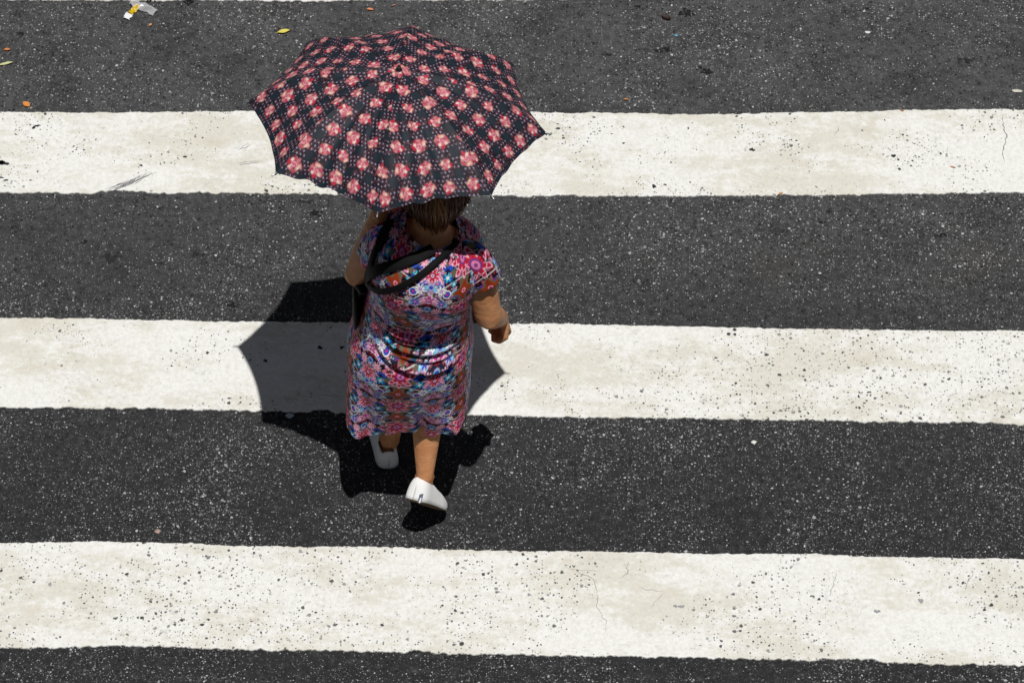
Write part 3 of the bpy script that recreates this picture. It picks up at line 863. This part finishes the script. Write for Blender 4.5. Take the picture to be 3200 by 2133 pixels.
def rose_bunch(C, x, y, h):
    """x, y in cell units, h: random per cell"""
    x = x*1.36; y = y*1.36
    rot = h*6.283
    x = x+0.05*np.sin(h*91)+0.025*np.sin(y*14+h*40); y = y+0.05*np.sin(h*57+1)+0.025*np.sin(x*13+h*70)
    k_ = 0.85+0.3*(h*13.7 % 1); x = x*k_; y = y*k_
    X_ = x*np.cos(rot)-y*np.sin(rot); Y_ = x*np.sin(rot)+y*np.cos(rot)
    w = 0.05
    def blob(cx, cy, r, colr, n=5, ph=0.0, lob=0.14, k=1.0):
        nonlocal C
        dx = X_-cx; dy = Y_-cy; rr = np.hypot(dx, dy); an = np.arctan2(dy, dx)
        C = lay(C, np.clip(0.5-(rr-r*(1+lob*np.cos(n*an+ph+h*9)))/w, 0, 1)*k, colr)
        return rr, an
    blob(0.21, -0.20, 0.12, (.24, .12, .06), 3); blob(-0.23, 0.16, 0.11, (.42, .13, .12), 3); blob(-0.05, -0.27, 0.10, (.50, .20, .16), 4)
    blob(0.20, 0.20, 0.15, (.50, .025, .06), 3, 1.0, 0.25)
    blob(-0.20, -0.16, 0.15, (.60, .20, .20), 5); rr, an = blob(-0.20, -0.16, 0.08, (.75, .48, .36), 4)
    blob(0.03, 0.02, 0.18, (.62, .15, .23), 6, 0.5); blob(0.24, -0.10, 0.11, (.66, .22, .27), 5); blob(-0.24, 0.08, 0.10, (.64, .20, .24), 5); blob(-0.08, 0.26, 0.10, (.52, .04, .10), 4); blob(0.12, -0.27, 0.09, (.55, .06, .13), 4)
    dx = X_-0.03; dy = Y_-0.02; rr = np.hypot(dx, dy); an = np.arctan2(dy, dx)
    sp = np.cos(rr*52-an*2+h*20)
    C = lay(C, np.clip(0.5-(rr-0.165)/w, 0, 1)*np.clip(sp*1.5, 0, 1)*0.85, (.82, .52, .50))
    C = lay(C, np.clip(0.5-(rr-0.165)/w, 0, 1)*np.clip(-sp*1.6-0.5, 0, 1)*0.75, (.42, .03, .08))
    C = lay(C, np.clip(0.5-(rr-0.06)/w, 0, 1)*0.9, (.60, .10, .18))
    blob(0.05, 0.24, 0.085, (.84, .66, .58), 4); blob(0.26, -0.02, 0.08, (.82, .58, .50), 3); blob(-0.12, -0.24, 0.07, (.82, .60, .54), 4); blob(-0.26, 0.0, 0.06, (.55, .05, .10), 3)
    return C*0.86
def canopy_print(x, y, seed):
    p = 0.0685
    gx = x/p; gy = y/p
    ix = np.round(gx); iy = np.round(gy); fx = gx-ix; fy = gy-iy
    N = len(x)
    C = np.tile(np.array([0.015, 0.011, 0.019]), (N, 1))
    # speckled ground between blocks
    sm, gp2, h3, h4 = cells(x+2, y+2, 0.0042, seed)
    C = lay(C, (h3 > 0.6)*np.clip(0.5-(sm-0.0014)/0.001, 0, 1), (.20, .07, .09))
    dx = (gx*5.5+0.5*np.floor(gy*5.5)) % 1-0.5; dy = (gy*5.5) % 1-0.5
    hh = hash2(np.floor(gx*5.5+0.5*np.floor(gy*5.5)), np.floor(gy*5.5), seed)
    C = lay(C, np.clip(0.5-(np.hypot(dx, dy)-0.14-0.08*hh)/0.14, 0, 1)*(hh > 0.15), (.32, .30, .42))
    # plain dark block at cell corners
    ex = 0.5-np.abs(fx); ey = 0.5-np.abs(fy)
    blk = np.clip(0.5-(np.maximum(ex, ey)-0.215)/0.03, 0, 1)
    C = lay(C, blk, (.013, .021, .031))
    # rose bunches at cell centres
    inb = (np.maximum(np.abs(fx), np.abs(fy)) < 0.42)
    C2 = rose_bunch(C.copy(), fx, fy, hash2(ix, iy, seed+2))
    C = np.where(inb[:, None], C2, C)
    return C
for g in range(8):
    a0 = UROT+g*math.pi/4; a1 = a0+math.pi/4; am = (a0+a1)/2
    nr, nt = 200, 170
    s_ = np.linspace(0.012, 1.0, nr)[:, None]; t_ = np.linspace(-1, 1, nt)[None, :]
    half = math.tan(math.pi/8)
    # chord between two ribs at radius r, cloth pulled slightly inwards between them
    rr = UR*s_
    bow = (1-t_**2)
    scal = 0.012*s_**3.5*bow                     # scalloped edge
    along = rr*math.cos(math.pi/8)*(1-scal/1.0*1.0) - 0.016*s_**6*bow
    side = rr*math.sin(math.pi/8)*t_
    rib_r = rr*np.ones_like(t_)
    zz = RISE*(1-0.62*s_**2-0.38*s_**3.2)*np.ones_like(t_)
    zz = zz - 0.015*np.sin(np.pi*s_)**0.8*bow
    rg_ = np.random.default_rng(100+g)
    for q in range(5):                            # tension creases running from the ribs
        k1, k2, ph = rg_.uniform(3, 9), rg_.uniform(-4, 4), rg_.uniform(0, 6.28)
        zz = zz + 0.0022*np.sin(k1*t_*2+k2*s_*3+ph)*bow*s_
    sd = rg_.uniform(-1, 1)
    zz = zz + 0.007*sd*np.exp(-((t_-0.4*sd-0.3*(s_-0.5))/0.16)**2)*s_**1.5*bow
    ca, sa = math.cos(am), math.sin(am)
    lx = along*ca-side*sa; ly = along*sa+side*ca
    P = (np.array(UC)[None, None]+lx[..., None]*np.array(ue1)+ly[..., None]*np.array(ue2)+zz[..., None]*np.array(UN)).reshape(-1, 3)
    arcl = np.cumsum(np.hypot(np.diff(along[:, nt//2], prepend=0), np.diff(zz[:, nt//2], prepend=RISE)))
    yy = (arcl[:, None]*np.ones_like(t_)).ravel(); xx = (side*np.ones_like(s_)).ravel()
    shift = rg_.uniform(-0.012, 0.012)
    C = canopy_print(xx+shift, yy-0.012+rg_.uniform(-.006, .006), 20+g)
    # stitched seam along the ribs and narrow hem
    seam = ((1-np.abs(t_))*np.ones_like(s_)*rr*0.38 < 0.0012).ravel()
    C[seam] *= 0.5
    mesh_obj('canopy_panel', P, grid_faces(nr, nt), M_canopy, umbrella, attr={'Col': C})
for g in range(8):
    a = UROT+g*math.pi/4
    m = MB(); m.tube([upoint(a, UR*q, prof(UR*q)-0.006) for q in np.linspace(0.03, 1.0, 12)], 0.0022, 6)
    rib = m.build('rib', M_rib, umbrella)
    m = MB(); m.tube([upoint(a, 0.014, -0.02), upoint(a, UR*0.5, prof(UR*0.5)-0.010)], 0.0018, 6); m.build('stretcher', M_rib, rib)
    m = MB(); m.tube([upoint(a, UR*0.99, prof(UR*0.99)-0.003), upoint(a, UR+0.012, -0.004)], [0.0022, 0.0028], 8); m.build('rib_tip', M_metal, rib)
m = MB(); m.tube([UC+UN*(RISE-0.002), UC-UN*0.23], 0.0052, 12); m.build('shaft', M_metal, umbrella)
m = MB(); m.tube([upoint(0, 0, -0.035), upoint(0, 0, -0.005)], 0.013, 14); m.build('runner', M_plastic, umbrella)
m = MB(); m.tube([UC-UN*0.14, UC-UN*0.17, UC-UN*0.23, UC-UN*0.255], [0.010, 0.013, 0.013, 0.012], 14); m.build('handle', M_plastic, umbrella)
m = MB(); m.tube([UC+UN*(RISE-0.002), UC+UN*(RISE+0.004)], [0.012, 0.008], 16); m.tube([UC+UN*(RISE+0.003), UC+UN*(RISE+0.014)], [0.005, 0.004], 10); m.build('top_cap', M_plastic, umbrella)

# ------------------------------------------------------------------ handbag with straps laid over the dress
tri = np.concatenate([Fd])
allV = [Vector(p) for p in Vd2]; polys = Fd.tolist()
for s_o in (sl_r, sl_l):
    o = len(allV); base = wloc(s_o)
    allV += [v.co+base for v in s_o.data.vertices]; polys += [[i+o for i in p.vertices] for p in s_o.data.polygons]
bvh = BVHTree.FromPolygons(allV, polys)
bag = empty('handbag', (-0.50, -0.50, 0.72))
tag(bag, 'black handbag worn at the left hip on black shoulder straps', 'handbag')
def vray(px, py):
    return Vector((px-1176)/8687.38*r_ - (py-784)/8687.38*u_ + w_).normalized()
CL = Vector(loc)
def strap(pix, half, name='strap', extra_start=None, extra_end=None, thick=0.006):
    P = []
    d = 24
    for (a, b_) in zip(pix[:-1], pix[1:]):
        for k in range(d): P.append((a[0]+(b_[0]-a[0])*k/d, a[1]+(b_[1]-a[1])*k/d))
    P.append(pix[-1])
    A = np.array(P)
    ker = np.ones(15)/15
    A = np.stack([np.convolve(np.pad(A[:, i], 7, mode='reflect', reflect_type='odd'), ker, 'valid') for i in range(2)], -1)
    pts, nor = [], []
    for x_, y_ in A:
        hit = bvh.ray_cast(CL, vray(x_, y_))
        if hit[0] is None or hit[0].y > -0.56: continue
        n = hit[1]
        if n.dot(vray(x_, y_)) > 0: n = -n
        pts.append(hit[0]); nor.append(n)
    # taut band: smooth away the little cloth folds underneath
    Q = np.array([tuple(p) for p in pts]); Nn = np.array([tuple(n) for n in nor])
    for _ in range(12):
        Q[1:-1] = 0.5*Q[1:-1]+0.25*(Q[:-2]+Q[2:]); Nn[1:-1] = 0.5*Nn[1:-1]+0.25*(Nn[:-2]+Nn[2:])
    Nn /= np.linalg.norm(Nn, axis=1)[:, None]
    Q = Q+Nn*0.010
    if extra_start: Q = np.concatenate([np.array(extra_start), Q]); Nn = np.concatenate([np.repeat(Nn[:1], len(extra_start), 0), Nn])
    if extra_end: Q = np.concatenate([Q, np.array(extra_end)]); Nn = np.concatenate([Nn, np.repeat(Nn[-1:], len(extra_end), 0)])
    T = np.gradient(Q, axis=0); T /= np.linalg.norm(T, axis=1)[:, None]+1e-9
    B = np.cross(T, Nn); B /= np.linalg.norm(B, axis=1)[:, None]; N2 = np.cross(B, T)
    ring = []
    for cx_, cy_ in ((-1, -.5), (1, -.5), (1, .5), (.6, .8), (-.6, .8), (-1, .5)):
        ring.append(Q+B*cx_*half+N2*cy_*thick)
    V = np.stack(ring, 1).reshape(-1, 3)
    F = grid_faces(len(Q), 6, True).tolist(); F.append([0, 1, 2, 3, 4, 5][::-1]); F.append([(len(Q)-1)*6+k for k in range(6)])
    return mesh_obj(name, V, F, M_black, bag, smooth=False)
strap([(898, 513), (884, 535), (868, 575), (857, 610), (848, 640), (838, 668)], 0.0135, extra_end=[(-0.492, -0.60, 0.93)])
strap([(1040, 543), (1030, 552), (1010, 565), (960, 592), (905, 612), (862, 622), (845, 640)], 0.0175)
strap([(1048, 556), (1036, 568), (1005, 600), (960, 636), (915, 660), (878, 668), (856, 658), (846, 645)], 0.0100)
# bag body: soft pouch hanging in front of the left hip
V = []; n = 28
for k, (z_, wx, wy) in enumerate([(0.955, 0.010, 0.05), (0.945, 0.022, 0.085), (0.90, 0.032, 0.105), (0.82, 0.040, 0.118), (0.75, 0.040, 0.120), (0.71, 0.034, 0.112), (0.695, 0.015, 0.09)]):
    for q in range(n):
        a = 2*math.pi*q/n; c, s = math.cos(a), math.sin(a)
        V.append((-0.496+0.5*wx*math.copysign(abs(c)**.8, c)-0.004*(z_-0.8)/0.1, -0.515+wy*math.copysign(abs(s)**.7, s), z_))
F = grid_faces(7, n, True)[:, ::-1].tolist(); F.append(list(range(n))); F.append([6*n+k for k in range(n)][::-1])
mesh_obj('bag_body', V, F, M_bag, bag)
m = MB(); m.tube([(-0.478, -0.635, 0.985), (-0.490, -0.60, 0.972), (-0.505, -0.56, 0.958)], [0.012, 0.017, 0.015], 10); m.build('bag_flap', M_bag, bag)

# ------------------------------------------------------------------ litter on the road
def leaf(name, px, py, L, W_, ang, colr, label, cat, curl=0.35, group=None, seed=0):
    x0, y0 = gp(px, py); r = random.Random(seed)
    mat = plain('leaf_'+str(seed), colr, 0.6, 0.3, vary=0.25, scale=90)
    nL, nW = 12, 5; V = []
    ca, sa = math.cos(ang), math.sin(ang)
    for i in range(nL):
        t = i/(nL-1); w = W_*math.sin(math.pi*min(1, t*0.96+0.02))**0.8*(1-0.25*t)
        for j in range(nW):
            s = (j/(nW-1)-0.5)*2
            lx = (t-0.5)*L; ly = s*w*0.5+0.12*L*math.sin(t*3)*0.3
            z_ = 0.005+curl*W_*0.5*s*s+0.10*L*(2*t-1)**2*curl+0.0015*r.random()
            V.append((x0+lx*ca-ly*sa, y0+lx*sa+ly*ca, z_))
    o = mesh_obj(name, V, grid_faces(nL, nW), mat)
    m = MB(); m.tube([V[nW//2], (V[nW//2][0]-ca*L*0.15, V[nW//2][1]-sa*L*0.15, 0.006)], 0.0011, 5)
    root = o
    tag(o, label, cat, group)
    m.build('stem', mat, o)
    return o
leaf('leaf', 652, 76, 0.046, 0.022, 0.30, (0.62, 0.55, 0.11), 'bright yellow leaf lying on the asphalt up and left of the umbrella', 'leaf', seed=1)
leaf('leaf', 14, 150, 0.055, 0.014, 0.35, (0.52, 0.53, 0.28), 'narrow pale green leaf at the left edge of the road', 'leaf', seed=2)
leaf('leaf', 1530, 44, 0.040, 0.022, -0.5, (0.030, 0.016, 0.012), 'curled dark brown leaf lying between two black tar spots', 'leaf', seed=3)
leaf('leaf', 61, 243, 0.034, 0.026, -0.7, (0.62, 0.24, 0.06), 'orange leaf scrap lying just above the left end of the crossing stripe', 'leaf', seed=4, curl=0.2)
leaf('leaf', 17, 117, 0.024, 0.014, 0.1, (0.52, 0.20, 0.07), 'small orange leaf scrap above the pale green leaf', 'leaf', seed=5)
leaf('leaf', 851, 25, 0.026, 0.014, -0.2, (0.58, 0.22, 0.10), 'orange-red leaf scrap lying near the top stripe, above the umbrella', 'leaf', seed=6)
leaf('leaf', 905, 15, 0.016, 0.008, 0.4, (0.35, 0.17, 0.11), 'tiny brown leaf crumb to the right of the orange-red scrap', 'leaf', seed=7)
leaf('leaf', 346, 60, 0.014, 0.012, 0.9, (0.55, 0.28, 0.12), 'tiny orange crumb lying below the torn yellow wrapper', 'leaf', seed=8)
leaf('leaf', 1793, 447, 0.018, 0.010, 0.5, (0.55, 0.26, 0.07), 'tiny orange crumb on the lower edge of the stripe right of the umbrella', 'leaf', seed=9)
leaf('leaf', 1438, 231, 0.018, 0.008, 0.0, (0.50, 0.22, 0.08), 'tiny orange crumb on asphalt just right of the umbrella', 'leaf', seed=10)
leaf('leaf', 2189, 387, 0.018, 0.008, -0.4, (0.45, 0.20, 0.07), 'tiny rust crumb lying on the white stripe near its cracked right end', 'leaf', seed=11)
leaf('leaf', 2072, 257, 0.012, 0.008, -0.4, (0.36, 0.13, 0.05), 'tiny rust crumb on the upper edge of the stripe at far right', 'leaf', seed=12)

def scrap(name, px, py, L, W_, colr, label, cat, seed, h=0.006, rough=0.5):
    x0, y0 = gp(px, py); r = random.Random(seed); m = MB()
    V = []; n = 9
    for i in range(n):
        a = 2*math.pi*i/n; k = r.uniform(0.7, 1.15)
        V.append((x0+L*k*math.cos(a), y0+W_*k*math.sin(a), 0.001+r.uniform(0, 0.002)))
    V.append((x0, y0, h)); V.append((x0+L*0.3, y0, h*0.8))
    F = [[i, (i+1) % n, n if 2 <= i <= 6 else n+1] for i in range(n)]
    F += [[7, n+1, n], [2, n, n+1]]
    m.add(V, F)
    o = m.build(name, plain('scrap_'+str(seed), colr, rough, 0.3, vary=0.08), None, False)
    tag(o, label, cat); return o
scrap('paper_scrap', 1993, 75, 0.013, 0.006, (0.72, 0.72, 0.75), 'small white paper scrap on the asphalt at upper right', 'litter', 21)
scrap('bottle_cap', 1553, 82, 0.006, 0.006, (0.10, 0.42, 0.62), 'tiny bright blue bit of plastic above the round tar spot', 'litter', 22)
scrap('glass_shard', 664, 955, 0.016, 0.012, (0.42, 0.50, 0.58), 'pale blue shard lying in the umbrella shadow just below the stripe', 'litter', 23)
scrap('pebble', 1731, 1015, 0.010, 0.009, (0.78, 0.78, 0.76), 'white pebble alone on the asphalt below the middle stripe', 'pebble', 24, 0.010)
scrap('pebble', 361, 1220, 0.011, 0.009, (0.45, 0.33, 0.27), 'pinkish pebble by the upper edge of the nearest stripe', 'pebble', 25, 0.010)
scrap('paint_flake', 2336, 209, 0.020, 0.008, (0.55, 0.53, 0.46), 'cream flake of road paint at the right edge above the stripe', 'litter', 26)

# torn sweet wrapper: white end, yellow strip, clear film
def sheet(name, pts, wd, mat, parent, amp, seed, z0=0.006):
    r = random.Random(seed); P = [Vector((*gp(*p), 0)) for p in pts]; V = []
    n = 10; m_ = 5
    for i in range(n):
        t = i/(n-1)*(len(P)-1); k = min(int(t), len(P)-2); p = P[k].lerp(P[k+1], t-k)
        tt = (P[k+1]-P[k]).normalized(); nn = Vector((-tt.y, tt.x, 0))
        for j in range(m_):
            s = j/(m_-1)-0.5
            V.append(p+nn*(wd*s*r.uniform(.8, 1.2))+Vector((0, 0, z0+abs(r.gauss(0, amp))+amp*2*(1-4*s*s))))
    return mesh_obj(name, V, grid_faces(n, m_), mat, parent, smooth=False)
wrap = empty('candy_wrapper', (*gp(307, 28), 0)); tag(wrap, 'torn yellow wrapper with a white end and clear film, near the top stripe', 'wrapper')
M_yel = plain('yellow_foil', (0.62, 0.42, 0.010), 0.3, 0.5, vary=0.3, scale=40)
M_wht = plain('white_foil', (0.82, 0.82, 0.84), 0.4, 0.4, vary=0.03)
fm = NM('clear_film', 0.15, 0.5); fm.base((0.85, 0.85, 0.88)); fm.b.inputs['Alpha'].default_value = 0.45
sheet('yellow_strip', [(298, 36), (308, 26), (319, 17)], 0.024, M_yel, wrap, 0.003, 1)
sheet('white_end', [(290, 46), (299, 33)], 0.026, M_wht, wrap, 0.001, 2)
sheet('clear_film', [(302, 8), (318, 16), (338, 22), (358, 34)], 0.036, fm.m, wrap, 0.006, 3, 0.002)

# tar and gum spots, trodden flat
M_tar = plain('tar', (0.010, 0.010, 0.011), 0.75, 0.3, vary=0.6, scale=160)
spots = [(1577, 31, .024, .018, 'ragged black tar spot, upper of the pair beside the brown leaf'), (1525, 115, .026, .014, 'black tar spot directly under the tiny blue bit'),
 (1622, 164, .024, .017, 'black tar spot lowest of those right of the umbrella'), (725, 489, .028, .013, 'dark spot on the asphalt left of the raised arm'),
 (697, 463, .030, .006, 'long dark smear under the lower stripe edge left of the arm'), (450, 585, .018, .012, 'faint dark spot on asphalt left of the umbrella shadow'),
 (255, 590, .030, .022, 'broad dark patch on the asphalt at left, above the middle stripe'), (433, 3, .026, .022, 'dark blot bitten into the top stripe, right of the yellow wrapper'),
 (345, 1, .012, .012, 'small dark blot on the edge of the top stripe above the wrapper'), (533, 700, .020, .014, 'round dark spot near the top corner of the umbrella shadow'),
 (195, 556, .012, .008, 'small dark spot at far left of the middle asphalt band'), (1400, 126, .020, .007, 'faint dark smear just right of the umbrella top'),
 (1464, 16, .014, .007, 'small dark spot near the top edge, right of centre'), (2218, 140, .026, .016, 'faint speckled dark spot at upper right'),
 (1904, 487, .012, .008, 'small dark spot just below the stripe at right'), (1887, 511, .012, .008, 'dark spot slightly lower, beside another below the stripe'),
 (1992, 20, .012, .008, 'small dark spot near the top right corner'), (48, 80, .014, .011, 'dark spot above the small orange scrap at left'), (2165, 540, .016, .010, 'dark spot on the middle asphalt band at far right'),
 (585, 283, .0, .0, '')]
M_tars = [plain('tar_%d' % i, c, 0.8, 0.25, vary=0.6, scale=160) for i, c in enumerate([(0.010, 0.010, 0.011), (0.020, 0.020, 0.021)])]
for k, (px, py, rx, ry, lb) in enumerate(spots):
    if rx == 0: continue
    faint = ('faint' in lb) or ('broad' in lb) or ('smear' in lb)
    # a cluster of ragged islands so flecks of stone show through
    r = random.Random(k); mm = MB(); n = 9
    cx, cy = gp(px, py); zt = 0.0012 if py > 12 else 0.0052
    for q in range(26):
        ox, oy = r.gauss(0, rx*.50), r.gauss(0, ry*.50); s = r.uniform(.08, .34)
        V = [(cx+ox+rx*s*r.uniform(.5, 1.25)*math.cos(2*math.pi*i/n), cy+oy+ry*s*r.uniform(.6, 1.2)*math.sin(2*math.pi*i/n), zt+0.00005*q) for i in range(n)]
        mm.add(V, [list(range(n))])
    o = mm.build('tar_spot', M_tars[1 if faint else 0], None, False)
    tag(o, lb, 'tar spot', 'tar and gum spots on the asphalt')
